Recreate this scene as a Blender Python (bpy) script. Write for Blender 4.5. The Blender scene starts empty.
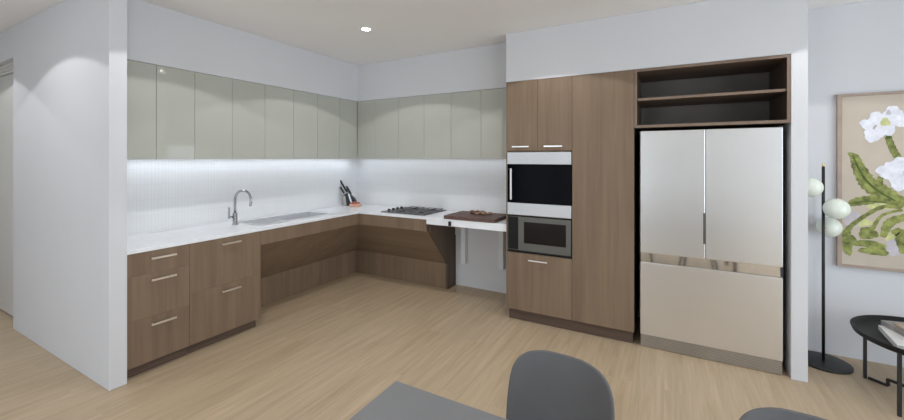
import bpy, bmesh, math, random
from mathutils import Vector, Matrix
random.seed(7)
C = bpy.context.scene.collection
PI = math.pi

# ------------------------------------------------------------------ materials
MATS = {}
def mat_base(name, color, rough=.5, metal=0., spec=.5):
    m = bpy.data.materials.new(name); m.use_nodes = True
    b = m.node_tree.nodes['Principled BSDF']
    b.inputs['Base Color'].default_value = (*color, 1)
    b.inputs['Roughness'].default_value = rough
    b.inputs['Metallic'].default_value = metal
    b.inputs['Specular IOR Level'].default_value = spec
    MATS[name] = m
    return m, m.node_tree, b

def srgb(r, g, b):
    f = lambda c: (c/255/12.92) if c/255 <= .04045 else ((c/255+.055)/1.055)**2.4
    return (f(r), f(g), f(b))

def tint(name, color, rough, metal=0., spec=.5, amt=.05, scale=6., bump=0., bscale=60., stretch=(1, 1, 1)):
    """plain material with a faint procedural mottling (and optional bump)"""
    m, t, b = mat_base(name, color, rough, metal, spec)
    tc = t.nodes.new('ShaderNodeTexCoord'); mp = t.nodes.new('ShaderNodeMapping')
    mp.inputs['Scale'].default_value = stretch
    n = t.nodes.new('ShaderNodeTexNoise'); n.inputs['Scale'].default_value = scale; n.inputs['Detail'].default_value = 3
    r = t.nodes.new('ShaderNodeValToRGB')
    r.color_ramp.elements[0].position = .3; r.color_ramp.elements[1].position = .7
    r.color_ramp.elements[0].color = (*[c*(1-amt) for c in color], 1)
    r.color_ramp.elements[1].color = (*[min(1, c*(1+amt)) for c in color], 1)
    t.links.new(tc.outputs['Object'], mp.inputs['Vector']); t.links.new(mp.outputs['Vector'], n.inputs['Vector'])
    t.links.new(n.outputs['Fac'], r.inputs['Fac']); t.links.new(r.outputs['Color'], b.inputs['Base Color'])
    if bump:
        n2 = t.nodes.new('ShaderNodeTexNoise'); n2.inputs['Scale'].default_value = bscale
        bp = t.nodes.new('ShaderNodeBump'); bp.inputs['Strength'].default_value = bump; bp.inputs['Distance'].default_value = .002
        t.links.new(mp.outputs['Vector'], n2.inputs['Vector']); t.links.new(n2.outputs['Fac'], bp.inputs['Height'])
        t.links.new(bp.outputs['Normal'], b.inputs['Normal'])
    return m

def wood(name, dark, light, stretch, rot=(0, 0, 0), rough=.5, fine=1.0, spec=.35):
    """laminate with streaks; 'stretch' is small along the grain"""
    m, t, b = mat_base(name, light, rough, 0, spec)
    tc = t.nodes.new('ShaderNodeTexCoord'); oi = t.nodes.new('ShaderNodeObjectInfo')
    ml = t.nodes.new('ShaderNodeMath'); ml.operation = 'MULTIPLY'; ml.inputs[1].default_value = 37.0
    ad = t.nodes.new('ShaderNodeVectorMath'); ad.operation = 'ADD'
    mp = t.nodes.new('ShaderNodeMapping'); mp.inputs['Rotation'].default_value = rot
    mp2 = t.nodes.new('ShaderNodeMapping'); mp2.inputs['Scale'].default_value = stretch
    t.links.new(oi.outputs['Random'], ml.inputs[0])
    t.links.new(tc.outputs['Object'], mp.inputs['Vector']); t.links.new(mp.outputs['Vector'], mp2.inputs['Vector'])
    t.links.new(mp2.outputs['Vector'], ad.inputs[0]); t.links.new(ml.outputs[0], ad.inputs[1])
    n1 = t.nodes.new('ShaderNodeTexNoise'); n1.inputs['Scale'].default_value = 1.0*fine; n1.inputs['Detail'].default_value = 5; n1.inputs['Roughness'].default_value = .65
    n2 = t.nodes.new('ShaderNodeTexNoise'); n2.inputs['Scale'].default_value = .28*fine; n2.inputs['Detail'].default_value = 2
    for n in (n1, n2): t.links.new(ad.outputs[0], n.inputs['Vector'])
    mx = t.nodes.new('ShaderNodeMath'); mx.operation = 'ADD'
    t.links.new(n1.outputs['Fac'], mx.inputs[0]); t.links.new(n2.outputs['Fac'], mx.inputs[1])
    hf = t.nodes.new('ShaderNodeMath'); hf.operation = 'MULTIPLY'; hf.inputs[1].default_value = .5
    t.links.new(mx.outputs[0], hf.inputs[0])
    r = t.nodes.new('ShaderNodeValToRGB')
    r.color_ramp.elements[0].position = .33; r.color_ramp.elements[1].position = .67
    r.color_ramp.elements[0].color = (*dark, 1); r.color_ramp.elements[1].color = (*light, 1)
    t.links.new(hf.outputs[0], r.inputs['Fac']); t.links.new(r.outputs['Color'], b.inputs['Base Color'])
    return m

def emit(name, color, strength):
    m = bpy.data.materials.new(name); m.use_nodes = True; t = m.node_tree
    b = t.nodes['Principled BSDF']
    b.inputs['Base Color'].default_value = (*color, 1)
    b.inputs['Emission Color'].default_value = (*color, 1); b.inputs['Emission Strength'].default_value = strength
    MATS[name] = m
    return m

def floor_mat():
    m, t, b = mat_base('oak_floor', (.4, .3, .2), .42, 0, .4)
    tc = t.nodes.new('ShaderNodeTexCoord')
    mp = t.nodes.new('ShaderNodeMapping'); mp.inputs['Rotation'].default_value = (0, 0, PI/2)
    t.links.new(tc.outputs['Object'], mp.inputs['Vector'])
    br = t.nodes.new('ShaderNodeTexBrick')
    br.offset = .37
    br.inputs['Scale'].default_value = 1; br.inputs['Brick Width'].default_value = 1.9; br.inputs['Row Height'].default_value = .19
    br.inputs['Mortar Size'].default_value = .0008; br.inputs['Bias'].default_value = 0
    br.inputs['Color1'].default_value = (.975, .975, .975, 1); br.inputs['Color2'].default_value = (1.025, 1.025, 1.025, 1); br.inputs['Mortar'].default_value = (.92, .915, .91, 1)
    t.links.new(mp.outputs['Vector'], br.inputs['Vector'])
    mg = t.nodes.new('ShaderNodeMapping'); mg.inputs['Scale'].default_value = (26, 1.5, 1)
    t.links.new(tc.outputs['Object'], mg.inputs['Vector'])
    # shift the grain from plank to plank
    sv = t.nodes.new('ShaderNodeVectorMath'); sv.operation = 'MULTIPLY_ADD'
    t.links.new(br.outputs['Color'], sv.inputs[0]); sv.inputs[1].default_value = (60, 60, 60); t.links.new(mg.outputs['Vector'], sv.inputs[2])
    n = t.nodes.new('ShaderNodeTexNoise'); n.inputs['Scale'].default_value = 1; n.inputs['Detail'].default_value = 4; n.inputs['Roughness'].default_value = .6; n.inputs['Distortion'].default_value = .6
    t.links.new(sv.outputs[0], n.inputs['Vector'])
    r = t.nodes.new('ShaderNodeValToRGB')
    r.color_ramp.elements[0].position = .3; r.color_ramp.elements[1].position = .75
    r.color_ramp.elements[0].color = (*FLOOR_D, 1); r.color_ramp.elements[1].color = (*FLOOR_L, 1)
    t.links.new(n.outputs['Fac'], r.inputs['Fac'])
    mx = t.nodes.new('ShaderNodeMix'); mx.data_type = 'RGBA'; mx.blend_type = 'MULTIPLY'; mx.inputs['Factor'].default_value = 1
    t.links.new(r.outputs['Color'], mx.inputs['A']); t.links.new(br.outputs['Color'], mx.inputs['B'])
    t.links.new(mx.outputs['Result'], b.inputs['Base Color'])
    return m

def tile_mat(name, axis):
    m, t, b = mat_base(name, (.8, .8, .8), .4, 0, .4)
    tc = t.nodes.new('ShaderNodeTexCoord'); sp = t.nodes.new('ShaderNodeSeparateXYZ'); cb = t.nodes.new('ShaderNodeCombineXYZ')
    t.links.new(tc.outputs['Object'], sp.inputs[0])
    t.links.new(sp.outputs[axis], cb.inputs['X']); t.links.new(sp.outputs['Z'], cb.inputs['Y'])
    br = t.nodes.new('ShaderNodeTexBrick'); br.offset = 0
    br.inputs['Scale'].default_value = 1; br.inputs['Brick Width'].default_value = .026; br.inputs['Row Height'].default_value = .13
    br.inputs['Mortar Size'].default_value = .0022; br.inputs['Mortar Smooth'].default_value = .6
    br.inputs['Color1'].default_value = (*TILE, 1); br.inputs['Color2'].default_value = (*[c*.985 for c in TILE], 1)
    br.inputs['Mortar'].default_value = (*[c*.90 for c in TILE], 1)
    t.links.new(cb.outputs[0], br.inputs['Vector']); t.links.new(br.outputs['Color'], b.inputs['Base Color'])
    bp = t.nodes.new('ShaderNodeBump'); bp.invert = True; bp.inputs['Strength'].default_value = .12; bp.inputs['Distance'].default_value = .0015
    t.links.new(br.outputs['Fac'], bp.inputs['Height']); t.links.new(bp.outputs['Normal'], b.inputs['Normal'])
    return m

FLOOR_D = (.43, .322, .205); FLOOR_L = (.58, .448, .305)
TILE = (.80, .80, .80)
WD, WL = (.170, .114, .072), (.245, .170, .112)
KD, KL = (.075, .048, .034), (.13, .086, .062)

tint('wall_paint', (.66, .66, .675), .75, amt=.01, scale=2)
tint('ceiling_paint', (.90, .88, .865), .85, amt=.01, scale=2)
tint('door_paint', (.62, .61, .58), .5, amt=.01)
floor_mat(); tile_mat('tile_along_y', 'Y'); tile_mat('tile_along_x', 'X')
wood('walnut_vertical', WD, WL, (34, 34, 1.6))
wood('walnut_diagonal', WD, WL, (22, 22, 1.2), rot=(PI/4, 0, 0))
wood('walnut_horizontal', WD, WL, (1.4, 26, 26))
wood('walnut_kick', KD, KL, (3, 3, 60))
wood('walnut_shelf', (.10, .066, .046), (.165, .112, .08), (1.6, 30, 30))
wood('walnut_edge', (.17, .118, .084), (.25, .18, .132), (20, 20, 4))
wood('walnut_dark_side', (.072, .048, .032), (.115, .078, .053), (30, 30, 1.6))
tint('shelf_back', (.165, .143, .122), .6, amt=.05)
tint('gloss_taupe', (.46, .462, .408), .045, amt=.01, spec=.5)
tint('taupe_carcass', (.47, .47, .42), .4, amt=.01)
tint('stone_white', (.86, .87, .89), .25, amt=.035, scale=14)
tint('white_plastic', (.74, .74, .74), .4, amt=.01)
tint('brushed_steel', (.72, .73, .75), .32, 1.0, amt=.04, scale=8, stretch=(1, 1, 30))
tint('sink_steel', (.66, .67, .69), .45, .4, amt=.03, scale=8)
tint('fridge_steel', (.79, .78, .76), .31, .9, amt=.008, scale=3)
tint('fridge_dark', (.045, .045, .05), .5, amt=.1)
tint('grille_steel', (.62, .59, .56), .4, 1.0, amt=.05)
tint('chrome', (.85, .85, .86), .06, 1.0, amt=.01)
tint('tap_chrome', (.42, .42, .44), .14, 1.0, amt=.03)
tint('handle_metal', (.74, .67, .58), .42, 1.0, amt=.04)
tint('handle_silver', (.80, .79, .77), .32, 1.0, amt=.04)
tint('oven_steel', (.60, .61, .63), .5, .55, amt=.03, scale=4, stretch=(1, 1, 25))
tint('black_glass', (.003, .003, .004), .12, amt=.1, spec=.02)
tint('window_glass', (.014, .011, .009), .2, amt=.1, spec=.08)
tint('mw_frame', (.115, .112, .098), .45, .3, amt=.05)
tint('mw_panel', (.012, .012, .011), .35, amt=.1, spec=.12)
tint('hob_glass', (.075, .070, .073), .25, amt=.2, scale=20)
tint('hob_iron', (.13, .122, .125), .5, amt=.2)
tint('black_plastic', (.012, .012, .013), .4, amt=.1)
tint('black_metal', (.012, .012, .013), .42, amt=.15)
tint('tray_black', (.010, .010, .010), .5, amt=.15, spec=.3)
tint('board_wood', (.115, .062, .05), .55, amt=.45, scale=18, stretch=(1, 1.6, 3))
tint('food_tan', (.30, .17, .11), .6, amt=.3, scale=60)
tint('food_brown', (.16, .075, .05), .6, amt=.3, scale=60)
tint('block_peach', (.62, .36, .25), .6, amt=.12, scale=25)
tint('block_red', (.38, .10, .07), .55, amt=.2, scale=30)
tint('block_side', (.42, .40, .36), .45, amt=.1)
tint('brass', (.75, .58, .30), .25, 1.0, amt=.05)
tint('globe_glass', (.80, .84, .74), .12, amt=.02, spec=.6)
tint('table_grey', (.185, .186, .19), .5, amt=.04)
tint('chair_grey', (.125, .125, .128), .55, amt=.04)
tint('canvas', (.55, .475, .385), .8, amt=.06, scale=5, bump=.1)
tint('frame_wood', (.38, .29, .235), .5, amt=.1, scale=12)
tint('paint_green', (.24, .26, .075), .8, amt=.55, scale=26)
tint('paint_green_dark', (.08, .12, .02), .8, amt=.3, scale=30)
tint('paint_white', (.80, .80, .86), .8, amt=.12, scale=24)
tint('paint_yellow', (.62, .62, .28), .8, amt=.15, scale=24)
tint('paint_lilac', (.56, .52, .55), .8, amt=.1, scale=24)
tint('paper_white', (.72, .71, .69), .6, amt=.05, scale=9)
tint('cover_tan', (.42, .33, .23), .55, amt=.2, scale=14)
tint('cover_grey', (.30, .28, .27), .5, amt=.3, scale=16)
tint('page_cream', (.66, .63, .58), .7, amt=.05, scale=60, stretch=(1, 1, 10))
emit('downlight_lens', (1, .98, .95), 60)
emit('led', (.84, .90, 1.0), 11.5); emit('led_soft', (.86, .92, 1.0), 6)

# ------------------------------------------------------------------ mesh helpers
class MB:
    def __init__(s): s.bm = bmesh.new(); s.flat = True
    def box(s, x0, x1, y0, y1, z0, z1):
        if x0 > x1: x0, x1 = x1, x0
        if y0 > y1: y0, y1 = y1, y0
        v = [s.bm.verts.new((x, y, z)) for z in (z0, z1) for y in (y0, y1) for x in (x0, x1)]
        for f in ((0, 2, 3, 1), (4, 5, 7, 6), (0, 1, 5, 4), (2, 6, 7, 3), (0, 4, 6, 2), (1, 3, 7, 5)):
            s.bm.faces.new([v[i] for i in f])
        return s
    def grid(s, xs, ys, z0, z1, keep):
        """solid slab of the kept cells of a grid (no inner faces)"""
        V = {}
        def g(i, j, k):
            if (i, j, k) not in V: V[i, j, k] = s.bm.verts.new((xs[i], ys[j], (z0, z1)[k]))
            return V[i, j, k]
        nx, ny = len(xs)-1, len(ys)-1
        on = lambda i, j: 0 <= i < nx and 0 <= j < ny and keep(i, j)
        for i in range(nx):
            for j in range(ny):
                if not on(i, j): continue
                s.bm.faces.new([g(i, j, 1), g(i+1, j, 1), g(i+1, j+1, 1), g(i, j+1, 1)])
                s.bm.faces.new([g(i, j, 0), g(i, j+1, 0), g(i+1, j+1, 0), g(i+1, j, 0)])
                if not on(i-1, j): s.bm.faces.new([g(i, j, 0), g(i, j, 1), g(i, j+1, 1), g(i, j+1, 0)])
                if not on(i+1, j): s.bm.faces.new([g(i+1, j, 0), g(i+1, j+1, 0), g(i+1, j+1, 1), g(i+1, j, 1)])
                if not on(i, j-1): s.bm.faces.new([g(i, j, 0), g(i+1, j, 0), g(i+1, j, 1), g(i, j, 1)])
                if not on(i, j+1): s.bm.faces.new([g(i, j+1, 0), g(i, j+1, 1), g(i+1, j+1, 1), g(i+1, j+1, 0)])
        return s
    def prism(s, poly, axis, a, b):
        """extrude a 2D polygon along axis from a to b (poly in the two other axes, in order)"""
        def P(p, t):
            return {'x': (t, p[0], p[1]), 'y': (p[0], t, p[1]), 'z': (p[0], p[1], t)}[axis]
        A = [s.bm.verts.new(P(p, a)) for p in poly]; B = [s.bm.verts.new(P(p, b)) for p in poly]
        n = len(poly)
        s.bm.faces.new(A); s.bm.faces.new(B[::-1])
        for i in range(n): s.bm.faces.new([A[i], B[i], B[(i+1) % n], A[(i+1) % n]])
        return s
    def tube(s, pts, r, n=12, smooth=True):
        pts = [Vector(p) for p in pts]; rs = r if isinstance(r, (list, tuple)) else [r]*len(pts)
        rings = []; ref = None
        for i, p in enumerate(pts):
            d = (pts[min(i+1, len(pts)-1)]-pts[max(i-1, 0)]).normalized()
            if ref is None:
                ref = d.orthogonal().normalized()
                if abs(d.z) < .01: ref = Vector((0, 0, 1))
            u = (ref-d*ref.dot(d)).normalized(); w = d.cross(u); ref = u
            rings.append([s.bm.verts.new(p+(u*math.cos(2*PI*(k+.5)/n)+w*math.sin(2*PI*(k+.5)/n))*rs[i]) for k in range(n)])
        for a, b in zip(rings, rings[1:]):
            for k in range(n):
                f = s.bm.faces.new([a[k], a[(k+1) % n], b[(k+1) % n], b[k]]); f.smooth = smooth
        s.bm.faces.new(rings[0][::-1]); s.bm.faces.new(rings[-1])
        return s
    def lathe(s, c, prof, n=32, smooth=True):
        """profile [(radius, z)...] about a vertical axis through c; closes to the axis where radius is 0"""
        rings = []
        for r, z in prof:
            if r <= 1e-6: rings.append([s.bm.verts.new((c[0], c[1], c[2]+z))])
            else: rings.append([s.bm.verts.new((c[0]+r*math.cos(2*PI*k/n), c[1]+r*math.sin(2*PI*k/n), c[2]+z)) for k in range(n)])
        for a, b in zip(rings, rings[1:]):
            for k in range(n):
                k2 = (k+1) % n
                q = [a[k], a[k2], b[k2], b[k]] if len(a) > 1 and len(b) > 1 else ([a[0], b[k2], b[k]] if len(a) == 1 else [a[k], a[k2], b[0]])
                f = s.bm.faces.new(q); f.smooth = smooth
        for rg, fl in ((rings[0], True), (rings[-1], False)):
            if len(rg) > 1: s.bm.faces.new(rg[::-1] if fl else rg)
        return s
    def sphere(s, c, r, sc=(1, 1, 1), n=24):
        m = Matrix.Translation(c) @ Matrix.Diagonal((sc[0], sc[1], sc[2], 1))
        g = bmesh.ops.create_uvsphere(s.bm, u_segments=n, v_segments=max(8, n//2), radius=r, matrix=m)
        for v in g['verts']:
            for f in v.link_faces: f.smooth = True
        return s
    def xf(s, M): s.bm.transform(M); return s
    def build(s, name, mat, root=None, bevel=0., offset=None, normals=True):
        if normals: bmesh.ops.recalc_face_normals(s.bm, faces=s.bm.faces)
        if root is not None:
            w = root; off = Vector((0, 0, 0))
            while w is not None: off += w.location; w = w.parent
            s.bm.transform(Matrix.Translation(-off))
        me = bpy.data.meshes.new(name); s.bm.to_mesh(me); s.bm.free()
        o = bpy.data.objects.new(name, me); C.objects.link(o)
        me.materials.append(MATS[mat])
        if root is not None: o.parent = root
        if bevel:
            b = o.modifiers.new('bevel', 'BEVEL'); b.width = bevel; b.segments = 2; b.limit_method = 'ANGLE'; b.angle_limit = math.radians(40)
        return o

def box(*a): return MB().box(*a)
def thing(name, loc, label, cat, group=None):
    o = bpy.data.objects.new(name, None); C.objects.link(o); o.location = loc; o.empty_display_size = .05
    return tag(o, label, cat, group)
def tag(o, label, cat, group=None):
    o['label'] = label; o['category'] = cat
    if group: o['group'] = group
    return o
def struct(name, mb, mat, bevel=0.):
    o = mb.build(name, mat, bevel=bevel); o['kind'] = 'structure'; return o
def copy_tree(o, parent=None):
    c = o.copy(); C.objects.link(c)
    if parent: c.parent = parent
    for ch in list(o.children): copy_tree(ch, c)
    return c

# ------------------------------------------------------------------ the room
H = 2.7
FX = .387          # face of the left wall cabinets (and bulkhead)
TF = -.6425        # face of the tall run
ZT = 2.239         # top of all cabinets
ZU = 1.514         # underside of wall cabinets
NY0, NY1, NX0, NX1 = -2.976, -2.879, -1.284, .634     # partition left
RX0, RX1 = 4.563, 4.651                                # end wall right of fridge

struct('floor', box(-4.2, 7.6, -7.2, .3, -.12, 0), 'oak_floor')
struct('ceiling', box(-4.2, 7.6, -7.2, .3, H, H+.12), 'ceiling_paint')
struct('wall_left', box(-.12, 0, NY1+.001, .0, .001, H-.001), 'wall_paint')
struct('wall_back', box(-.12, 4.6, .001, .13, .001, H-.001), 'wall_paint')
struct('wall_living', box(4.6, 7.5, -.05, .13, .001, H-.001), 'wall_paint')
m = MB(); m.box(7.5, 7.6, -1.3, -.051, .001, H-.001); m.box(7.5, 7.6, -7.2, -1.3, 2.55, H-.001)
struct('wall_right', m, 'wall_paint')
m = MB()
for k in range(5): m.box(7.52, 7.58, -1.36-k*1.42, -1.30-k*1.42, .05, 2.55)
m.box(7.52, 7.58, -7.0, -1.30, .001, .05)
struct('window_2', m, 'fridge_dark')  # unseen window, added for more even daylight in the room
struct('wall_hall', box(-4.2, -4.1, -7.2, NY0, .001, H-.001), 'wall_paint')
# partition at the left with the door recess beyond it
m = MB(); m.box(NX0, NX1, NY0, NY1, .001, H-.001); m.box(-4.1, NX0, NY0, NY1, 2.42, H-.001); m.box(-1.2995, NX0, -2.885, -2.80, .001, 2.4195)
struct('wall_partition', m, 'wall_paint', .002)
m = MB(); m.box(-2.30, -1.300, -2.9, -2.86, .012, 2.33)
for k in range(3): m.box(-2.30, -1.300, -2.908-.010*k, -2.9-.010*k+.004, 2.335+.028*k, 2.419)
struct('door_1', m, 'door_paint', .002)
m = MB(); m.box(-4.1, -2.31, -2.9, -2.8595, .001, 2.4195); m.box(-4.1, -1.2998, -2.8593, -2.80, .001, H-.001)  # rear box: unseen backing added to block sky light through the door gaps
struct('wall_door', m, 'wall_paint')
# window wall behind the viewer: unseen; mullioned opening and solid part shaped for light
m = MB(); m.box(-4.1, .3, -7.1, -7.0, .001, H-.001); m.box(.3, 2.4, -7.1, -7.0, 2.45, H-.001); m.box(2.4, 7.5, -7.1, -7.0, .001, H-.001)
struct('wall_front', m, 'wall_paint')
m = MB()
for k in range(3): m.box(.3+k*1.02, .36+k*1.02, -7.08, -7.02, .05, 2.45)
m.box(.3, 2.4, -7.08, -7.02, .001, .05)
struct('window_1', m, 'fridge_dark')
# bulkheads and end wall
struct('trim_1', MB().prism([(0, NY1+.001), (FX, NY1+.001), (FX, -FX), (2.482, -FX), (2.482, -.0005), (0, -.0005)], 'z', ZT+.001, H-.001), 'wall_paint', .002)
m = MB(); m.box(2.483, RX1, TF, -.0005, ZT+.001, H-.001); m.box(RX0, RX1, TF, -.0005, .001, ZT+.001)
struct('wall_end', m, 'wall_paint', .002)
# tiled splashback
struct('trim_2', box(.0005, .008, NY1+.002, -.009, .8905, ZU+.03), 'tile_along_y')
struct('trim_3', box(.0005, 2.481, -.008, -.0005, .8905, ZU+.03), 'tile_along_x')

# ------------------------------------------------------------------ wall cabinets
GL = 'taupe wall cabinets over the worktop'
def wall_cab_left(ys, label):
    y0, y1 = ys[0], ys[-1]
    t = thing('wall_cabinet', (.19, (y0+y1)/2, ZU), label, 'cabinet', GL)
    box(.009, FX-.021, y0+.001, y1-.001, ZU+.014, ZT-.001).build('body', 'taupe_carcass', t)
    for a, b in zip(ys, ys[1:]):
        box(FX-.019, FX, a+.0015, b-.0015, ZU, ZT-.002).build('door', 'gloss_taupe', t, .0012)
def wall_cab_back(xs, label):
    x0, x1 = xs[0], xs[-1]
    t = thing('wall_cabinet', ((x0+x1)/2, -.19, ZU), label, 'cabinet', GL)
    lo = x0+.001 if x0 > .4 else FX+.003
    box(lo, x1-.001, -FX+.021, -.009, ZU+.014, ZT-.001).build('body', 'taupe_carcass', t)
    for a, b in zip(xs, xs[1:]):
        box(a+.0015, b-.0015, -FX, -FX+.019, ZU, ZT-.002).build('door', 'gloss_taupe', t, .0012)
wall_cab_left([-2.872, -2.60], 'glossy taupe wall cabinet with one narrow door, right beside the white partition')
wall_cab_left([-2.60, -2.322], 'glossy taupe single-door wall cabinet carrying the bright round light reflection')
wall_cab_left([-2.322, -2.005], 'glossy taupe single-door wall cabinet directly left of the gooseneck tap')
wall_cab_left([-2.005, -1.679, -1.347], 'glossy taupe two-door wall cabinet above the tap and the left end of the sink')
wall_cab_left([-1.347, -1.027, -.697], 'glossy taupe two-door wall cabinet above the right end of the sink')
wall_cab_left([-.697, -.389], 'glossy taupe single-door wall cabinet on the sink wall, next to the inner corner')
wall_cab_back([FX+.002, .684, 1.028], 'glossy taupe two-door wall cabinet on the hob wall, starting at the inner corner')
wall_cab_back([1.028, 1.391, 1.744], 'glossy taupe two-door wall cabinet above the hob')
wall_cab_back([1.744, 2.105, 2.480], 'glossy taupe two-door wall cabinet above the chopping board, touching the tall oven cabinet')
# light strips under the wall cabinets
t = thing('light_strip', (.10, -1.5, ZU), 'slim light strip under the wall cabinets along the sink wall', 'light', 'strip lights under the wall cabinets')
box(.085, .115, -2.86, -.14, ZU+.004, ZU+.0138).build('channel', 'white_plastic', t)
box(.088, .112, -2.855, -.145, ZU+.002, ZU+.0035).build('diffuser', 'led', t)
t = thing('light_strip', (1.3, -.10, ZU), 'slim light strip under the wall cabinets along the hob wall', 'light', 'strip lights under the wall cabinets')
box(.14, 2.46, -.115, -.085, ZU+.004, ZU+.0138).build('channel', 'white_plastic', t)
box(.145, 2.455, -.112, -.088, ZU+.002, ZU+.0035).build('diffuser', 'led_soft', t)

# ------------------------------------------------------------------ base units on the sink wall
BF = .606
def handle_y(root, y0, y1, z, x, mat='handle_metal'):
    m = MB(); m.box(x+.022, x+.034, y0, y1, z-.007, z+.007)
    for y in (y0+.012, y1-.022): m.box(x, x+.024, y, y+.01, z-.004, z+.004)
    m.build('handle', mat, root, .0015)
def handle_x(root, x0, x1, z, y, mat='handle_silver'):
    m = MB(); m.box(x0, x1, y-.032, y-.022, z-.006, z+.006)
    for x in (x0+.012, x1-.022): m.box(x, x+.01, y-.024, y, z-.004, z+.004)
    m.build('handle', mat, root, .0015)
U0, U1, U2 = NY1+.004, -2.473, -1.877
t = thing('drawer_cabinet', (.3, -2.67, 0), 'walnut base cabinet with three drawers, beside the white partition', 'cabinet', 'walnut base cabinets')
box(.01, BF-.02, U0, U1-.001, .075, .861).build('body', 'walnut_vertical', t)
for z0, z1, hz in ((.7042, .861, .81), (.394, .703, .657), (.078, .3928, .342)):
    d = box(BF-.019, BF, U0, U1-.0012, z0, z1).build('drawer', 'walnut_vertical', t, .0005)
    handle_y(d, -2.737, -2.577, hz, BF)
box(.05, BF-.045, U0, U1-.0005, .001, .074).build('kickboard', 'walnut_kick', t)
t = thing('drawer_cabinet', (.3, -2.17, 0), 'walnut base cabinet with two deep drawers, below the gooseneck tap', 'cabinet', 'walnut base cabinets')
box(.01, BF-.02, U1+.001, U2-.001, .075, .861).build('body', 'walnut_vertical', t)
for z0, z1, hz in ((.4772, .861, .813), (.078, .476, .424)):
    d = box(BF-.019, BF, U1+.0012, U2-.001, z0, z1).build('drawer', 'walnut_vertical', t, .0005)
    handle_y(d, -2.24, -2.078, hz, BF)
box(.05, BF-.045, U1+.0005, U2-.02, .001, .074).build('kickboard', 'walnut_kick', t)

# knee-space panels under the sink and under the hob
SX, SZ, RB = .19, .295, .735
t = thing('knee_space_panel', (.3, -1.2, 0), 'walnut knee-space panelling under the sink with a rail and a sloping board', 'panel', 'knee-space panelling')
box(BF-.019, BF, U2+.001, -.6075, RB, .862).build('rail', 'walnut_vertical', t, .001)
m = MB().prism([(BF-.021, RB+.005), (BF-.021, RB+.025), (SX-.021, SZ+.02), (SX-.02, SZ-.0005), (SX, SZ-.0005)], 'y', U2+.001, -.192)
for v in m.bm.verts:
    if v.co.y > -.3: v.co.y = -v.co.x-.001
m.build('sloping_panel', 'walnut_diagonal', t)
box(SX-.018, SX, U2+.001, -.192, .001, SZ-.002).build('lower_panel', 'walnut_vertical', t)
t = thing('knee_space_panel', (1.0, -.3, 0), 'walnut knee-space panelling under the hob with a cut-away end board', 'panel', 'knee-space panelling')
EX = 1.565
box(BF+.001, EX-.001, -BF, -BF+.019, RB, .862).build('rail', 'walnut_vertical', t, .001)
m = MB().prism([(-BF+.021, RB+.005), (-BF+.021, RB+.025), (-SX+.021, SZ+.02), (-SX+.02, SZ-.0005), (-SX, SZ-.0005)], 'x', SX+.002, EX-.001)
for v in m.bm.verts:
    if v.co.x < .5: v.co.x = -v.co.y+.001
m.build('sloping_panel', 'walnut_horizontal', t)
box(SX+.002, EX-.001, -SX, -SX+.018, .001, SZ-.002).build('lower_panel', 'walnut_vertical', t)
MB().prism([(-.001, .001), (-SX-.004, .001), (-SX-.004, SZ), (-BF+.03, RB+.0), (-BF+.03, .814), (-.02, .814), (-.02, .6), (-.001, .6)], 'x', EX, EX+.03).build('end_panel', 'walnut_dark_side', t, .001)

# ------------------------------------------------------------------ worktops
BY0, BY1, BX0, BX1 = -1.50, -.93, .135, .475     # sink bowl opening
DY0 = -1.80                                      # drainer start
WF = .611
t = thing('worktop', (.3, -.3, .863), 'white stone L-shaped worktop running from the partition round to the hob', 'worktop')
xs = [.0085, BX0, BX1, WF, 1.782]; ys = [NY1+.003, BY0, BY1, -WF, -.0085]
MB().grid(xs, ys, .863, .89, lambda i, j: (i < 3 or j == 3) and not (i == 1 and j == 1)).build('slab', 'stone_white', t, .0015)
box(EX+.001, 1.782, -WF, -WF+.028, .8165, .8625).build('front_lip', 'stone_white', t, .001)
t = thing('adjustable_worktop', (2.1, -.3, .3), 'white height-adjustable worktop section between the hob and the tall oven cabinet', 'worktop')
box(1.785, 2.481, -WF, -.0085, .8165, .89).build('slab', 'stone_white', t, .002)
for x in (1.70, 2.175):
    box(x, x+.055, -.075, -.001, .285, .813 if x < 1.72 else .816).build('wall_bracket', 'white_plastic', t, .002)
box(1.842, 1.872, -WF-.013, -WF, .822, .868).build('switch', 'black_plastic', t, .002)['label'] = 'black control switch'

# sink
t = thing('kitchen_sink', (.3, -1.35, .89), 'inset steel sink with a rectangular bowl and a drainer in the worktop', 'sink')
xs = [.105, BX0+.012, BX1-.012, .505]; ys = [DY0, BY0+.012, BY1-.012, -.90]
MB().grid(xs, ys, .8902, .8945, lambda i, j: not (i == 1 and j == 1)).build('rim', 'brushed_steel', t, .001)
b = MB(); bm = b.bm
for (x0, x1, y0, y1, z0, z1) in ((BX0+.002, BX1-.002, BY0+.002, BY1-.002, .785, .79), (BX0+.002, BX0+.012, BY0+.002, BY1-.002, .79, .89),
        (BX1-.012, BX1-.002, BY0+.002, BY1-.002, .79, .89), (BX0+.012, BX1-.012, BY0+.002, BY0+.012, .79, .89), (BX0+.012, BX1-.012, BY1-.012, BY1-.002, .79, .89)):
    b.box(x0, x1, y0, y1, z0, z1)
b.build('bowl', 'sink_steel', t)
b = MB()
for k in range(9):
    x = .14+k*.038; b.box(x, x+.012, DY0+.04, BY0-.02, .8946, .8968)
b.build('drainer_ribs', 'brushed_steel', t, .001)
MB().lathe((.305, -1.215, .79), [(0, .001), (.04, .001), (.042, .003), (.03, .004), (0, .003)], 20).build('waste', 'chrome', t)

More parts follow.
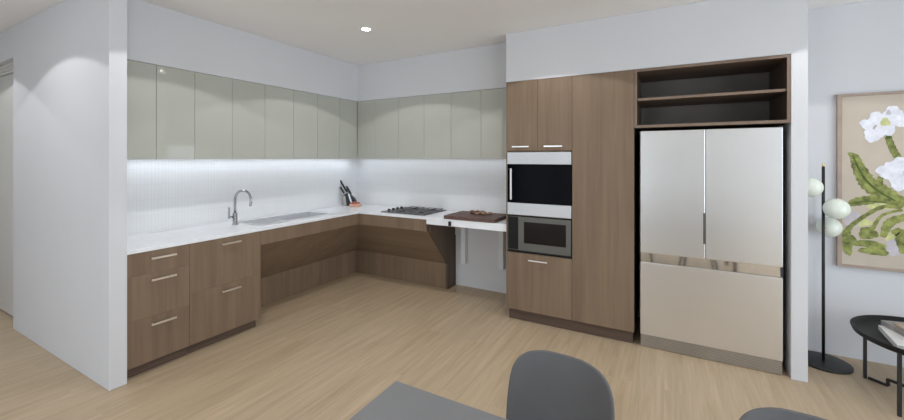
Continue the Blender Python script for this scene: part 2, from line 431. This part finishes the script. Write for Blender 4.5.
# tap
tx, ty = .235, -1.885
t = thing('kitchen_tap', (tx, ty, .8905), 'chrome gooseneck kitchen tap with an upright side lever, standing on the worktop', 'tap')
MB().lathe((tx, ty, .8905), [(0, 0), (.027, 0), (.027, .006), (.021, .010), (.021, .105), (.017, .115), (0, .115)], 24).build('body', 'tap_chrome', t)
pts = [(tx, ty, 1.0), (tx, ty, 1.12)]
for k in range(13):
    a = PI-k*(PI*1.06)/12; r = .092
    pts.append((tx+.08*0+(r+r*math.cos(a))*.95, ty+(r+r*math.cos(a))*.25, 1.125+r*math.sin(a)))
e = pts[-1]; pts.append((e[0]-.006, e[1]-.002, e[2]-.035))
MB().tube(pts, .0115, 14).build('spout', 'tap_chrome', t)
m = MB(); m.tube([(tx-.004, ty-.018, .965), (tx-.01, ty-.05, .968)], .010, 10); m.tube([(tx-.01, ty-.052, .955), (tx-.01, ty-.052, 1.06)], [.010, .007], 10)
m.build('lever_handle', 'tap_chrome', t)

# knife block with knives, and the peach block beside it
kx, ky, KS = .150, -.235, 1.25
def place(mb, x, y, z, rz, k=1.): return mb.xf(Matrix.Translation((x, y, z)) @ Matrix.Rotation(rz, 4, 'Z') @ Matrix.Scale(k, 4))
KR = math.radians(28)
t = thing('knife_block', (kx, ky, .8905), 'dark slanted knife block with a pale side, in the worktop corner', 'knife block')
place(MB().prism([(-.06, 0), (.065, 0), (.03, .075), (-.045, .135), (-.085, .115)], 'y', -.035, .035), kx, ky, .8905, KR, KS).build('body', 'black_plastic', t, .003)
place(MB().prism([(-.068, 0), (-.045, 0), (-.06, .105), (-.092, .108)], 'y', -.045, -.0355), kx, ky, .8905, KR, KS).build('side_board', 'block_side', t, .001)
place(MB().prism([(.002, .02), (.024, .004), (-.018, .134), (-.032, .126)], 'y', -.043, -.0355), kx, ky, .8905, KR, KS).build('steel_strip', 'brushed_steel', t, .001)
kn = [(-.070, -.022, .118, 1.0, .115, 'black knife handle lowest and leftmost in the knife block'), (-.048, .012, .130, 1.0, .20, 'black knife handle rising tallest from the knife block'),
      (.0, -.010, .112, .9, .135, 'thick black knife handle nearest the hob in the knife block'), (-.022, .024, .118, .9, .085, 'short black knife handle at the back of the knife block')]
for a, b_, z, r, L, lab in kn:
    c, s_ = math.cos(KR), math.sin(KR)
    bx_, by_ = kx+(a*c-b_*s_)*KS, ky+(a*s_+b_*c)*KS
    d = Vector((-.52*c, -.52*s_, .85)).normalized()
    o = Vector((bx_, by_, .8905+z*KS+.004))
    k = thing('kitchen_knife', o, lab, 'knife', 'knives in the knife block')
    MB().tube([o-d*.006, o+d*.012], .008, 8).build('bolster', 'brushed_steel', k)
    MB().tube([o+d*.0125, o+d*.03, o+d*(L*.6), o+d*(L-.01), o+d*L], [.010, .012, .0115, .013, .008], 8).build('handle', 'black_plastic', k)
t = thing('wooden_block', (.235, -.245, .8905), 'low peach-coloured block with a reddish top, in front of the knife block', 'block')
m = MB(); m.box(-.07, .07, -.04, .04, 0, .042); place(m, .285, -.315, .8905, .45).build('base', 'block_peach', t, .012)
m = MB(); m.sphere((0, 0, .044), .05, (1.25, .75, .5), 20); place(m, .285, -.315, .8905, .45).build('top', 'block_red', t)

# hob
HX0, HX1, HY0, HY1 = .885, 1.492, -.535, -.045
t = thing('gas_hob', (1.18, -.31, .8905), 'dark four-burner hob set into the worktop, with knobs along its left edge', 'hob')
box(HX0, HX1, HY0, HY1, .8905, .8985).build('top_plate', 'hob_glass', t, .002)
for bx_, by_ in ((1.10, -.42), (1.36, -.42), (1.10, -.165), (1.36, -.165)):
    g = MB().lathe((bx_, by_, .899), [(0, 0), (.045, 0), (.045, .008), (.03, .009), (.03, .013), (0, .014)], 20).build('burner', 'black_plastic', t)
    m = MB()
    for a in range(4):
        c, s_ = math.cos(a*PI/2), math.sin(a*PI/2)
        m.tube([(bx_+c*.10, by_+s_*.10, .8995), (bx_+c*.10, by_+s_*.10, .910), (bx_+c*.035, by_+s_*.035, .910)], .004, 6)
    for sx in (-1, 1): m.tube([(bx_+sx*.10, by_-.10, .910), (bx_+sx*.10, by_+.10, .910)], .004, 6)
    for sx in (-1, 1): m.tube([(bx_-.10, by_+sx*.10, .910), (bx_+.10, by_+sx*.10, .910)], .004, 6)
    m.build('trivet', 'hob_iron', t)
for k in range(4):
    MB().lathe((.925, -.43+k*.082, .899), [(0, 0), (.018, 0), (.016, .020), (0, .020)], 16).build('knob', 'black_plastic', t)

# chopping board with food
CX0, CX1, CY0, CY1 = 1.785, 2.355, -.618, -.20
t = thing('chopping_board', (2.07, -.41, .8905), 'dark brown butcher-block chopping board on the height-adjustable worktop', 'chopping board')
MB().prism([(CX0, CY0), (CX1, CY0), (CX1, CY1), (CX0, CY1)], 'z', .8905, .9265).build('board', 'board_wood', t, .003)
fd = [(1.99, -.36, .030, 'food_brown', 1.5), (2.05, -.40, .026, 'food_brown', 1.2), (2.10, -.35, .030, 'food_tan', 1.5), (2.145, -.40, .028, 'food_tan', 1.3), (2.03, -.31, .026, 'food_brown', 1.4), (2.19, -.345, .024, 'food_tan', 1.2), (2.085, -.435, .022, 'food_tan', 1.1)]
fl = ['small dark brown piece of food leftmost on the chopping board', 'small dark brown piece of food in front on the chopping board', 'tan piece of food in the middle of the chopping board pile',
      'tan piece of food front right on the chopping board', 'small dark brown piece of food at the back of the chopping board', 'small tan piece of food rightmost on the chopping board', 'smallest tan piece of food nearest the board front edge']
for (x, y, r, mt, e), lab in zip(fd, fl):
    m = MB(); m.sphere((0, 0, 0), r, (e, 1, .62), 14)
    for v in m.bm.verts: v.co *= 1+.12*math.sin(v.co.x*190+v.co.y*140)*math.cos(v.co.z*200)
    m.xf(Matrix.Translation((x, y, .9268+r*.60)) @ Matrix.Rotation(x*20, 4, 'Z'))
    tag(m.build('food_piece', mt), lab, 'food', 'food on the chopping board')

# ------------------------------------------------------------------ tall oven cabinet
T0, T1, T2 = 2.485, 3.093, 3.583
OX0, OX1 = 2.500, 3.088
YD = TF+.020
t = thing('oven_cabinet', (2.79, -.3, 0), 'tall walnut cabinet housing the oven and the microwave', 'cabinet')
m = MB()
m.box(T0, T0+.016, YD, -.002, .108, ZT)                      # left gable
m.box(T1-.004, T1-.0005, YD, -.002, .108, ZT)                # right gable
m.box(T0+.017, T1-.005, YD, -.003, 1.577, 1.593); m.box(T0+.017, T1-.005, YD, -.003, .630, .646)
m.box(T0+.017, T1-.005, YD, -.003, .986, .992)
m.box(T0+.017, T1-.005, YD, -.003, .108, .118); m.box(T0+.017, T1-.005, YD, -.003, ZT-.016, ZT)
m.box(T0+.017, T1-.005, -.02, -.003, .119, .629)
m.build('body', 'walnut_vertical', t)
box(T0, T0+.013, TF, YD-.001, .108, ZT).build('gable_edge', 'walnut_edge', t)
for x0, x1, h0, h1 in ((T0+.015, 2.787, 2.552, 2.712), (2.790, T1-.0015, 2.851, 3.014)):
    d = box(x0, x1, TF, YD-.001, 1.590, ZT-.001).build('door', 'walnut_vertical', t, .001)
    handle_x(d, h0, h1, 1.627, TF)
d = box(T0+.015, T1-.0015, TF, YD-.001, .108, .642).build('drawer', 'walnut_vertical', t, .001)
handle_x(d, 2.707, 2.883, .587, TF)
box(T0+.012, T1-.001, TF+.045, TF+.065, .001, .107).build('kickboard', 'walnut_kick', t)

t = thing('wall_oven', (2.79, -.35, .994), 'built-in oven with a white-steel control panel and a black glass door', 'oven')
box(OX0+.006, OX1-.002, YD-.0, -.06, .995, 1.574).build('body', 'fridge_dark', t)
p = box(OX0, OX1, TF-.012, YD-.001, 1.466, 1.575).build('control_panel', 'oven_steel', t, .0015)
for x in (2.63, 2.685):
    MB().tube([(x, TF-.0125, 1.522), (x, TF-.020, 1.522)], .013, 18).build('dial', 'oven_steel', p)
box(2.74, 2.88, TF-.0135, TF-.0122, 1.51, 1.535).build('display', 'oven_steel', p)
box(OX0+.002, OX1, TF-.010, YD-.001, 1.107, 1.464).build('glass_door', 'black_glass', t, .001)
m = MB(); m.box(2.534, 2.550, TF-.035, TF-.025, 1.135, 1.425); m.box(2.538, 2.546, TF-.026, TF-.010, 1.15, 1.16); m.box(2.538, 2.546, TF-.026, TF-.010, 1.40, 1.41)
m.build('door_handle', 'white_plastic', t, .002)
box(OX0+.002, OX1, TF-.012, YD-.001, .995, 1.105).build('lower_band', 'oven_steel', t, .0015)

t = thing('microwave', (2.79, -.35, .65), 'built-in microwave with a grey frame and dark window, below the oven', 'microwave')
box(OX0+.006, OX1-.002, YD, -.10, .648, .984).build('body', 'fridge_dark', t)
box(OX0+.002, OX1, TF-.006, YD-.001, .647, .984).build('surround', 'mw_panel', t)
box(OX0+.010, 2.607, TF-.013, TF-.0065, .673, .975).build('control_panel', 'mw_panel', t, .001)
box(OX0+.006, 2.612, TF-.0105, TF-.0063, .668, .979).build('panel_trim', 'mw_frame', t)
m = MB()
m.box(2.613, 2.663, TF-.016, TF-.0065, .668, .979); m.box(3.045, OX1-.001, TF-.016, TF-.0065, .668, .979)
m.box(2.6632, 3.0448, TF-.016, TF-.0065, .935, .979); m.box(2.6632, 3.0448, TF-.016, TF-.0065, .668, .738)
m.build('door_frame', 'mw_frame', t)
box(2.6634, 3.0446, TF-.013, TF-.0068, .7385, .9345).build('door_window', 'window_glass', t)

# tall pantry
t = thing('pantry_cabinet', (3.34, -.3, 0), 'tall handleless walnut pantry cabinet between the ovens and the fridge', 'cabinet')
box(T1, T2, YD, -.002, .108, ZT).build('body', 'walnut_dark_side', t)
box(T1+.0015, T2-.001, TF, YD-.001, .108, ZT-.001).build('door', 'walnut_vertical', t, .001)
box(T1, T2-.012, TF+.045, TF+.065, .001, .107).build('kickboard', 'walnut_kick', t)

# open shelf unit above the fridge
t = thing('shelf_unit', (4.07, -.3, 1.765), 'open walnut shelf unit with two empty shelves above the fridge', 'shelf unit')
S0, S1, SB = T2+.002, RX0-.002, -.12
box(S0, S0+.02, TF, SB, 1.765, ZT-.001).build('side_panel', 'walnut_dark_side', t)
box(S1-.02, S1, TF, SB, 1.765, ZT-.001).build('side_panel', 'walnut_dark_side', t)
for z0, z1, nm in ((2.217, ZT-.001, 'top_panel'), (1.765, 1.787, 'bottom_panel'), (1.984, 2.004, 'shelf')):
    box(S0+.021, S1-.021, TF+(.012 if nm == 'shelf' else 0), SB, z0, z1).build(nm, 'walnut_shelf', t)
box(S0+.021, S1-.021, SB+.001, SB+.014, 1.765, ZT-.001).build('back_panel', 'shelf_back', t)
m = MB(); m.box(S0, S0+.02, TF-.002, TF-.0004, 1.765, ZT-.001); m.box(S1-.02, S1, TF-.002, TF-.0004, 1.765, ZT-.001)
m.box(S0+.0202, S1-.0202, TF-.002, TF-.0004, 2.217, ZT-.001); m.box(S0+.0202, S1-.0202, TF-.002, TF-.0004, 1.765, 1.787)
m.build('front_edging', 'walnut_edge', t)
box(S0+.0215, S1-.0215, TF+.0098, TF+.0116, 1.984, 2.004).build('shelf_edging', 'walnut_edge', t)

# ------------------------------------------------------------------ fridge
F0, F1, FM = 3.627, 4.524, 4.070
FY = -.62
t = thing('fridge', (4.07, -.3, 0), 'large stainless french-door fridge freezer beside the end wall', 'fridge')
box(F0+.004, F1-.004, FY+.062, -.03, .02, 1.725).build('body', 'fridge_dark', t, .004)
dl = box(F0, FM-.0012, FY, FY+.058, .760, 1.74).build('door', 'fridge_steel', t, .004)
dr = box(FM+.0012, F1, FY, FY+.058, .760, 1.74).build('door', 'fridge_steel', t, .004)
box(FM-.0145, FM-.002, FY-.0012, FY-.0002, .873, 1.107).build('handle', 'mw_frame', dl)['label'] = 'dark vertical strip standing in for the shade of a grip recess'  # flat dark strip on the door, shade of a grip recess as colour
s_ = MB().prism([(FY+.058, .686), (FY+.012, .686), (FY+.012, .758), (FY+.058, .758)], 'x', F0+.004, F1-.004).build('mirror_strip', 'chrome', t)
box(F0, F1, FY, FY+.058, .100, .684).build('freezer_drawer', 'fridge_steel', t, .004)
box(F1-.012, F1+.004, FY+.01, FY+.07, .69, .755).build('hinge', 'fridge_dark', t)
m = MB(); m.box(F0+.006, F1-.006, FY+.02, FY+.055, .004, .097)
for k in range(8): m.box(F0+.003, F1-.003, FY+.006, FY+.02, .006+k*.0115, .0125+k*.0115)
m.build('grille', 'grille_steel', t)
for x in (F0+.05, F1-.05):
    MB().tube([(x, -.12, .001), (x, -.12, .02)], .02, 12).build('foot', 'black_plastic', t)

# ------------------------------------------------------------------ ceiling lights
def downlight(x, y, lab):
    t = thing('downlight', (x, y, H), lab, 'light', 'recessed ceiling downlights')
    MB().lathe((x, y, H), [(.040, -.0005), (.047, -.0005), (.047, -.005), (.040, -.006), (.036, -.003), (.036, -.0005)], 28).build('trim_ring', 'white_plastic', t)
    MB().lathe((x, y, H), [(0, -.0006), (.0355, -.0006), (.0355, -.0022), (0, -.0022)], 24).build('lens', 'downlight_lens', t)
    L = bpy.data.lights.new('downlight_beam', 'SPOT'); L.energy = SPOT; L.spot_size = math.radians(124); L.spot_blend = .06; L.shadow_soft_size = .02
    L.color = (.97, .98, 1)
    o = bpy.data.objects.new('downlight_beam', L); C.objects.link(o); o.parent = t; o.location = (0, 0, -.012)
SPOT = 22
for x, y, lab in ((1.414, -1.388, 'small round recessed downlight lit in the ceiling before the kitchen corner'),
                  (2.93, -1.42, 'round recessed downlight in front of the tall oven cabinet'), (4.85, -1.39, 'round recessed downlight in front of the floor lamp'),
                  (1.414, -2.62, 'round recessed downlight above the drawer cabinets'), (3.13, -3.77, 'round recessed downlight above the dining table'),
                  (-.04, -3.76, 'round recessed downlight facing the white partition'), (-1.60, -3.76, 'round recessed downlight facing the hall door')):
    downlight(x, y, lab)

# ------------------------------------------------------------------ living corner
# floor lamp
lx, ly = 4.833, -.245
t = thing('floor_lamp', (lx, ly, 0), 'slim black floor lamp with three pale glass globes on a round base', 'lamp')
MB().lathe((lx, ly, 0), [(0, .001), (.158, .001), (.158, .014), (.150, .018), (0, .019)], 48).build('base', 'black_metal', t)
MB().tube([(lx, ly, .019), (lx, ly, 1.455)], .0095, 14).build('pole', 'black_metal', t)
MB().lathe((lx, ly, 1.455), [(0, 0), (.008, 0), (.008, .02), (.004, .028), (0, .028)], 14).build('finial', 'brass', t)
for c, rad in (((4.753, -.289, 1.305), .070), ((4.896, -.279, 1.153), .075), ((4.888, -.157, .999), .075)):
    c = Vector(c); a = Vector((lx, ly, c.z)); d = (c-a).normalized()
    g = MB().sphere(c, rad, (1, 1, 1), 32).build('globe', 'globe_glass', t)
    L0 = (c-a).length-rad
    MB().tube([a+d*.0085, a+d*max(.012, L0+.004)], .009, 12).build('socket', 'brass', t)

# painting
px0, px1, pz0, pz1, py = 4.957, 5.97, .695, 2.008, -.0505
t = thing('painting', ((px0+px1)/2, py, pz0), 'large framed painting of white flowers and green leaves on beige, on the wall', 'painting')
m = MB(); w = .026
m.box(px0, px0+w, py-.03, py, pz0, pz1); m.box(px1-w, px1, py-.03, py, pz0, pz1)
m.box(px0+w, px1-w, py-.03, py, pz0, pz0+.018); m.box(px0+w, px1-w, py-.03, py, pz1-.018, pz1)
m.build('frame', 'frame_wood', t, .001)
cz = py-.018
box(px0+w+.0005, px1-w-.0005, cz, py-.002, pz0+.0185, pz1-.0185).build('canvas', 'canvas', t)
LAYER = [0]
def stroke(pts, ws, name, mat, dz=.0006):
    """a brush stroke: a thin ribbon of paint lying on the canvas"""
    LAYER[0] += 1; y = cz-.0003-LAYER[0]*.00012
    P = [Vector((a, 0, b)) for a, b in pts]
    # resample smoothly (Catmull-Rom)
    Q = []; W = []
    for i in range(len(P)-1):
        p0, p1, p2, p3 = P[max(i-1, 0)], P[i], P[i+1], P[min(i+2, len(P)-1)]
        for k in range(6):
            u = k/6; Q.append(.5*((2*p1)+(p2-p0)*u+(2*p0-5*p1+4*p2-p3)*u*u+(3*p1-p0-3*p2+p3)*u**3)); W.append(ws[i]*(1-u)+ws[i+1]*u)
    Q.append(P[-1]); W.append(ws[-1])
    L, R = [], []
    for i, q in enumerate(Q):
        d = (Q[min(i+1, len(Q)-1)]-Q[max(i-1, 0)]).normalized(); n = Vector((-d.z, 0, d.x))
        wob = 1+.12*math.sin(i*2.1+len(pts))
        L.append(q+n*W[i]*.5*wob); R.append(q-n*W[i]*.5*wob)
    m = MB()
    vs = [[m.bm.verts.new((p.x, yy, p.z)) for p in side] for side in (L, R) for yy in (y, cz-.00005)]
    for i in range(len(Q)-1):
        m.bm.faces.new([vs[0][i], vs[0][i+1], vs[2][i+1], vs[2][i]])
        m.bm.faces.new([vs[0][i], vs[1][i], vs[1][i+1], vs[0][i+1]]); m.bm.faces.new([vs[2][i], vs[2][i+1], vs[3][i+1], vs[3][i]])
    return m.build(name, mat, t)
def blob(c, rx, rz, name, mat, seed=0, root=None):
    LAYER[0] += 1; y = cz-.0003-LAYER[0]*.00012
    m = MB(); n = 22
    poly = [(c[0]+rx*(1+.13*math.sin(3*a*2*PI/n+seed)+.07*math.sin(7*a*2*PI/n+seed*2))*math.cos(a*2*PI/n), c[1]+rz*(1+.13*math.sin(3*a*2*PI/n+seed)+.07*math.sin(7*a*2*PI/n+seed*2))*math.sin(a*2*PI/n)) for a in range(n)]
    return m.prism(poly, 'y', y, cz-.00005).build(name, mat, root or t)
for c, r in (((5.10, 1.04), (.05, .03)), ((5.19, 1.165), (.07, .022)), ((5.27, .94), (.05, .04)), ((5.42, 1.0), (.07, .05))): blob(c, *r, 'pale_wash', 'paint_yellow', c[0]*9)
for c, r in (((5.04, 1.06), (.05, .07)), ((5.27, .87), (.05, .06))): blob(c, *r, 'lilac_wash', 'paint_lilac', c[0]*5)
stroke([(5.3017, 1.1609), (5.2122, 1.1649), (5.1199, 1.0973), (5.0368, 1.0087), (5.0102, .9483)], [.03, .028, .026, .03, .05], 'stem', 'paint_green')
stroke([(5.3072, 1.1454), (5.2461, 1.1255), (5.1951, 1.0898), (5.1607, 1.0192), (5.1375, .9766)], [.018, .018, .02, .024, .04], 'stem', 'paint_green')
stroke([(5.34, 1.10), (5.2629, 1.0677), (5.2292, 1.025), (5.2065, .9395)], [.05, .055, .055, .03], 'leaf', 'paint_green')
stroke([(5.25, .975), (5.29, .985), (5.31, .92), (5.31, .83)], [.02, .06, .08, .03], 'leaf', 'paint_green')
stroke([(5.0102, 1.1593), (5.0608, 1.190), (5.1316, 1.2089), (5.2008, 1.219), (5.2796, 1.1802)], [.02, .06, .066, .05, .03], 'leaf', 'paint_green')
stroke([(5.04, 1.178), (5.13, 1.20), (5.24, 1.19)], [.006, .010, .006], 'leaf_vein', 'paint_green_dark')
stroke([(5.020, 1.5600), (5.0548, 1.5303), (5.0727, 1.4665), (5.1082, 1.3751), (5.1350, 1.3258), (5.1879, 1.2792), (5.2461, 1.2341), (5.3217, 1.1873)], [.014, .05, .07, .09, .10, .11, .10, .06], 'leaf', 'paint_green')
stroke([(5.045, 1.545), (5.075, 1.45), (5.115, 1.36), (5.18, 1.28), (5.27, 1.21)], [.006, .012, .014, .014, .008], 'leaf_vein', 'paint_green_dark')
stroke([(5.2326, 1.6824), (5.2483, 1.6213), (5.2684, 1.562), (5.30, 1.4964)], [.035, .038, .04, .04], 'stem', 'paint_green')
blob((5.236, 1.678), .015, .018, 'leaf_vein', 'paint_green_dark', 2)
stroke([(5.1951, 1.3853), (5.19, 1.3454), (5.20, 1.30)], [.03, .035, .03], 'leaf', 'paint_green')
blob((5.0102, .8935), .052, .062, 'bud', 'paint_green', 1); blob((5.02, .825), .025, .04, 'bud', 'paint_green', 5); blob((5.1281, .9594), .052, .045, 'bud', 'paint_green', 2)
blob((5.1293, .8813), .09, .026, 'bud', 'paint_green', 3); blob((5.1607, .8329), .08, .032, 'bud', 'paint_green', 4)
for i, c in enumerate([(5.1258, 1.7749), (5.1549, 1.6926), (5.1779, 1.8131), (5.2573, 1.8491), (5.30, 1.792), (5.2235, 1.7387), (5.2179, 1.7923)]):
    blob(c, .052 if i else .042, .05 if i else .04, 'petal', 'paint_white', i)
blob((5.218, 1.786), .026, .03, 'flower_centre', 'paint_yellow', 3); blob((5.235, 1.855), .012, .02, 'lilac_wash', 'paint_lilac', 3)
for i, c in enumerate([(5.2483, 1.4393), (5.2906, 1.4747), (5.2796, 1.3952), (5.2235, 1.4229), (5.2906, 1.3393), (5.36, 1.44), (5.38, 1.37)]): blob(c, .052, .052, 'petal', 'paint_white', i+9)
blob((5.335, 1.41), .028, .03, 'flower_centre', 'paint_yellow', 1)
# the half of the picture outside the frame of view
stroke([(5.33, 1.18), (5.45, 1.28), (5.56, 1.45), (5.62, 1.62)], [.05, .10, .09, .02], 'leaf', 'paint_green')
stroke([(5.34, 1.14), (5.50, 1.17), (5.66, 1.12), (5.78, 1.0)], [.04, .08, .07, .02], 'leaf', 'paint_green')
stroke([(5.36, 1.08), (5.44, .98), (5.49, .84)], [.05, .06, .02], 'leaf', 'paint_green')
for i, c in enumerate([(5.66, 1.70), (5.72, 1.76), (5.74, 1.67), (5.68, 1.62)]): blob(c, .05, .05, 'petal', 'paint_white', i+20)

# side table and books
sx, sy, sz = 5.268, -.60, .391
t = thing('side_table', (sx, sy, 0), 'low round black metal tray table beside the floor lamp', 'side table')
MB().lathe((sx, sy, 0), [(0, sz-.018), (.355, sz-.018), (.372, sz-.008), (.382, sz+.022), (.376, sz+.024), (.364, sz-.002), (.350, sz-.008), (0, sz-.008)], 64).build('tray', 'tray_black', t)
def bar(m, p, q, w=.011):
    m.tube([p, q], w*1.3, 4, smooth=False)
for a, b_ in ((-1, 1), (-1, -1), (1, -1), (1, 1)):
    m = MB(); x, y = sx+a*.253, sy+b_*.228
    m.box(x-.008, x+.008, y-.008, y+.008, .001, sz-.0185); m.build('leg', 'black_metal', t)
for a, b_ in ((-1, 1), (1, -1)):
    x, y = sx+a*.253, sy+b_*.228
    m = MB(); e = Vector((sx-x, sy-y, 0)).normalized()
    p = Vector((x, y, .012))+e*.018; q = Vector((x, y, .012))+e*.115
    m.tube([p, q], .0105, 4, smooth=False); m.tube([q, q+Vector((0, 0, .045))], .0105, 4, smooth=False); m.tube([q+Vector((0, 0, .04)), Vector((sx, sy, .052))-e*.018], .0105, 4, smooth=False)
    m.build('foot_rail', 'black_metal', t)
box(sx-.02, sx+.02, sy-.02, sy+.02, .041, .063).build('rail_joint', 'black_metal', t)
def book(x, y, z, w, d, h, rz, cover, lab):
    """spine along the local -x side"""
    k = thing('book', (x, y, z), lab, 'book', 'books on the side table')
    k.rotation_euler.z = rz
    def put(mb, nm, mt, bv=0):
        o = mb.build(nm, mt, None, bv); o.parent = k; return o
    m = MB(); m.box(-w/2, w/2, -d/2, d/2, 0, .004); m.box(-w/2, w/2, -d/2, d/2, h-.004, h); m.box(-w/2, -w/2+.004, -d/2, d/2, .004, h-.004)
    put(m, 'cover', cover, .001)
    put(box(-w/2+.0045, w/2-.006, -d/2+.006, d/2-.006, .0045, h-.0045), 'pages', 'page_cream')
ZB = sz-.0075
book(5.145, -.655, ZB, .235, .335, .030, -.10, 'paper_white', 'large white book lying lower in the stack on the black tray table')
book(5.19, -.575, ZB+.0305, .20, .28, .030, .22, 'cover_grey', 'grey patterned book lying second from the bottom on the tray table')
book(5.185, -.625, ZB+.061, .15, .22, .012, .12, 'cover_tan', 'thin tan booklet lying on top of the stack on the tray table')

# ------------------------------------------------------------------ dining table and chairs
TX0, TX1, TY0, TY1, TZ = 2.995, 4.62, -3.88, -3.022, .75
t = thing('dining_table', ((TX0+TX1)/2, (TY0+TY1)/2, 0), 'grey rectangular dining table in the foreground', 'table')
box(TX0, TX1, TY0, TY1, TZ-.028, TZ).build('tabletop', 'table_grey', t, .003)
for x in (TX0+.06, TX1-.06):
    for y in (TY0+.06, TY1-.06):
        MB().tube([(x, y, .001), (x, y, TZ-.0285)], [.018, .026], 16).build('leg', 'black_metal', t)
m = MB(); m.box(TX0+.10, TX1-.10, TY0+.06, TY0+.08, TZ-.085, TZ-.029); m.box(TX0+.10, TX1-.10, TY1-.08, TY1-.06, TZ-.085, TZ-.029)
m.build('apron', 'black_metal', t)

def make_chair(lab):
    t = thing('dining_chair', (0, 0, 0), lab, 'chair', 'grey shell chairs at the dining table')
    # profile from the seat front (-y) back and up; (y, z, half width)
    prof = [(-.455, .425, .175), (-.43, .447, .195), (-.33, .452, .212), (-.20, .444, .214), (-.10, .442, .210), (-.035, .462, .198), (.0, .52, .194),
            (.022, .60, .193), (.04, .68, .190), (.047, .715, .185), (.054, .748, .172), (.059, .771, .148), (.0625, .784, .112), (.0635, .789, .06)]
    m = MB(); n = 14; rows = []
    for i, (y, z, hw) in enumerate(prof):
        row = []
        back = min(1, max(0, (z-.45)/.12)) if i > 4 else 0
        for k in range(n+1):
            u = -1+2*k/n
            x = hw*u
            full = .21
            row.append(m.bm.verts.new((x, y-back*.060*(x/full)**2, z+(1-back)*.035*(abs(x)/full)**3)))
        rows.append(row)
    for a, b_ in zip(rows, rows[1:]):
        for k in range(n):
            f = m.bm.faces.new([a[k], a[k+1], b_[k+1], b_[k]]); f.smooth = True
    o = m.build('shell', 'chair_grey', t)
    s1 = o.modifiers.new('thick', 'SOLIDIFY'); s1.thickness = .013; s1.offset = 0
    s2 = o.modifiers.new('smooth', 'SUBSURF'); s2.levels = 2; s2.render_levels = 2
    for sx_ in (-1, 1):
        for y0, y1 in ((-.37, -.43), (-.07, .0)):
            MB().tube([(sx_*.13, y0, .432), (sx_*.205, y1, .001)], [.014, .010], 12).build('leg', 'black_metal', t)
    m = MB(); m.tube([(-.128, -.37, .425), (.128, -.37, .425)], .009, 8); m.tube([(-.128, -.07, .425), (.128, -.07, .425)], .009, 8)
    m.build('seat_frame', 'black_metal', t)
    return t
ch = make_chair('grey shell dining chair by the table corner, with half of its backrest showing')
ch.location = (3.478, -2.70, 0); ch.rotation_euler.z = -.06
c2 = copy_tree(ch); c2.location = (4.175, -2.705, 0)
c2['label'] = 'grey shell dining chair nearer the fridge, only the rim of its backrest in view'

# ------------------------------------------------------------------ daylight
w = bpy.data.worlds.new('sky'); bpy.context.scene.world = w; w.use_nodes = True
bg = w.node_tree.nodes['Background']; bg.inputs['Color'].default_value = (.79, .895, 1.0, 1); bg.inputs['Strength'].default_value = 4.35
for sx_, loc, rot in ((2.1, (1.35, -6.99, 1.25), (PI/2, 0, 0)), (5.7, (7.49, -4.15, 1.29), (PI/2, 0, PI/2))):
    L = bpy.data.lights.new('window_portal', 'AREA'); L.shape = 'RECTANGLE'; L.size = sx_; L.size_y = 2.5; L.cycles.is_portal = True
    o = bpy.data.objects.new('window_portal', L); C.objects.link(o); o.location = loc; o.rotation_euler = rot

# ------------------------------------------------------------------ camera
cam = bpy.data.cameras.new('camera'); co = bpy.data.objects.new('camera', cam); C.objects.link(co)
co.location = (3.818, -4.106, 1.5217); co.rotation_euler = (PI/2, 0, .5062)
cam.sensor_fit = 'HORIZONTAL'; cam.sensor_width = 36; cam.lens = 36*388.15/904
cam.shift_y = (158.1-210)/904; cam.clip_start = .05
sc = bpy.context.scene; sc.camera = co
sc.view_settings.view_transform = 'Standard'; sc.view_settings.look = 'None'; sc.view_settings.gamma = 1
sc.view_settings.use_curve_mapping = False
sc.view_settings.exposure = 0.0
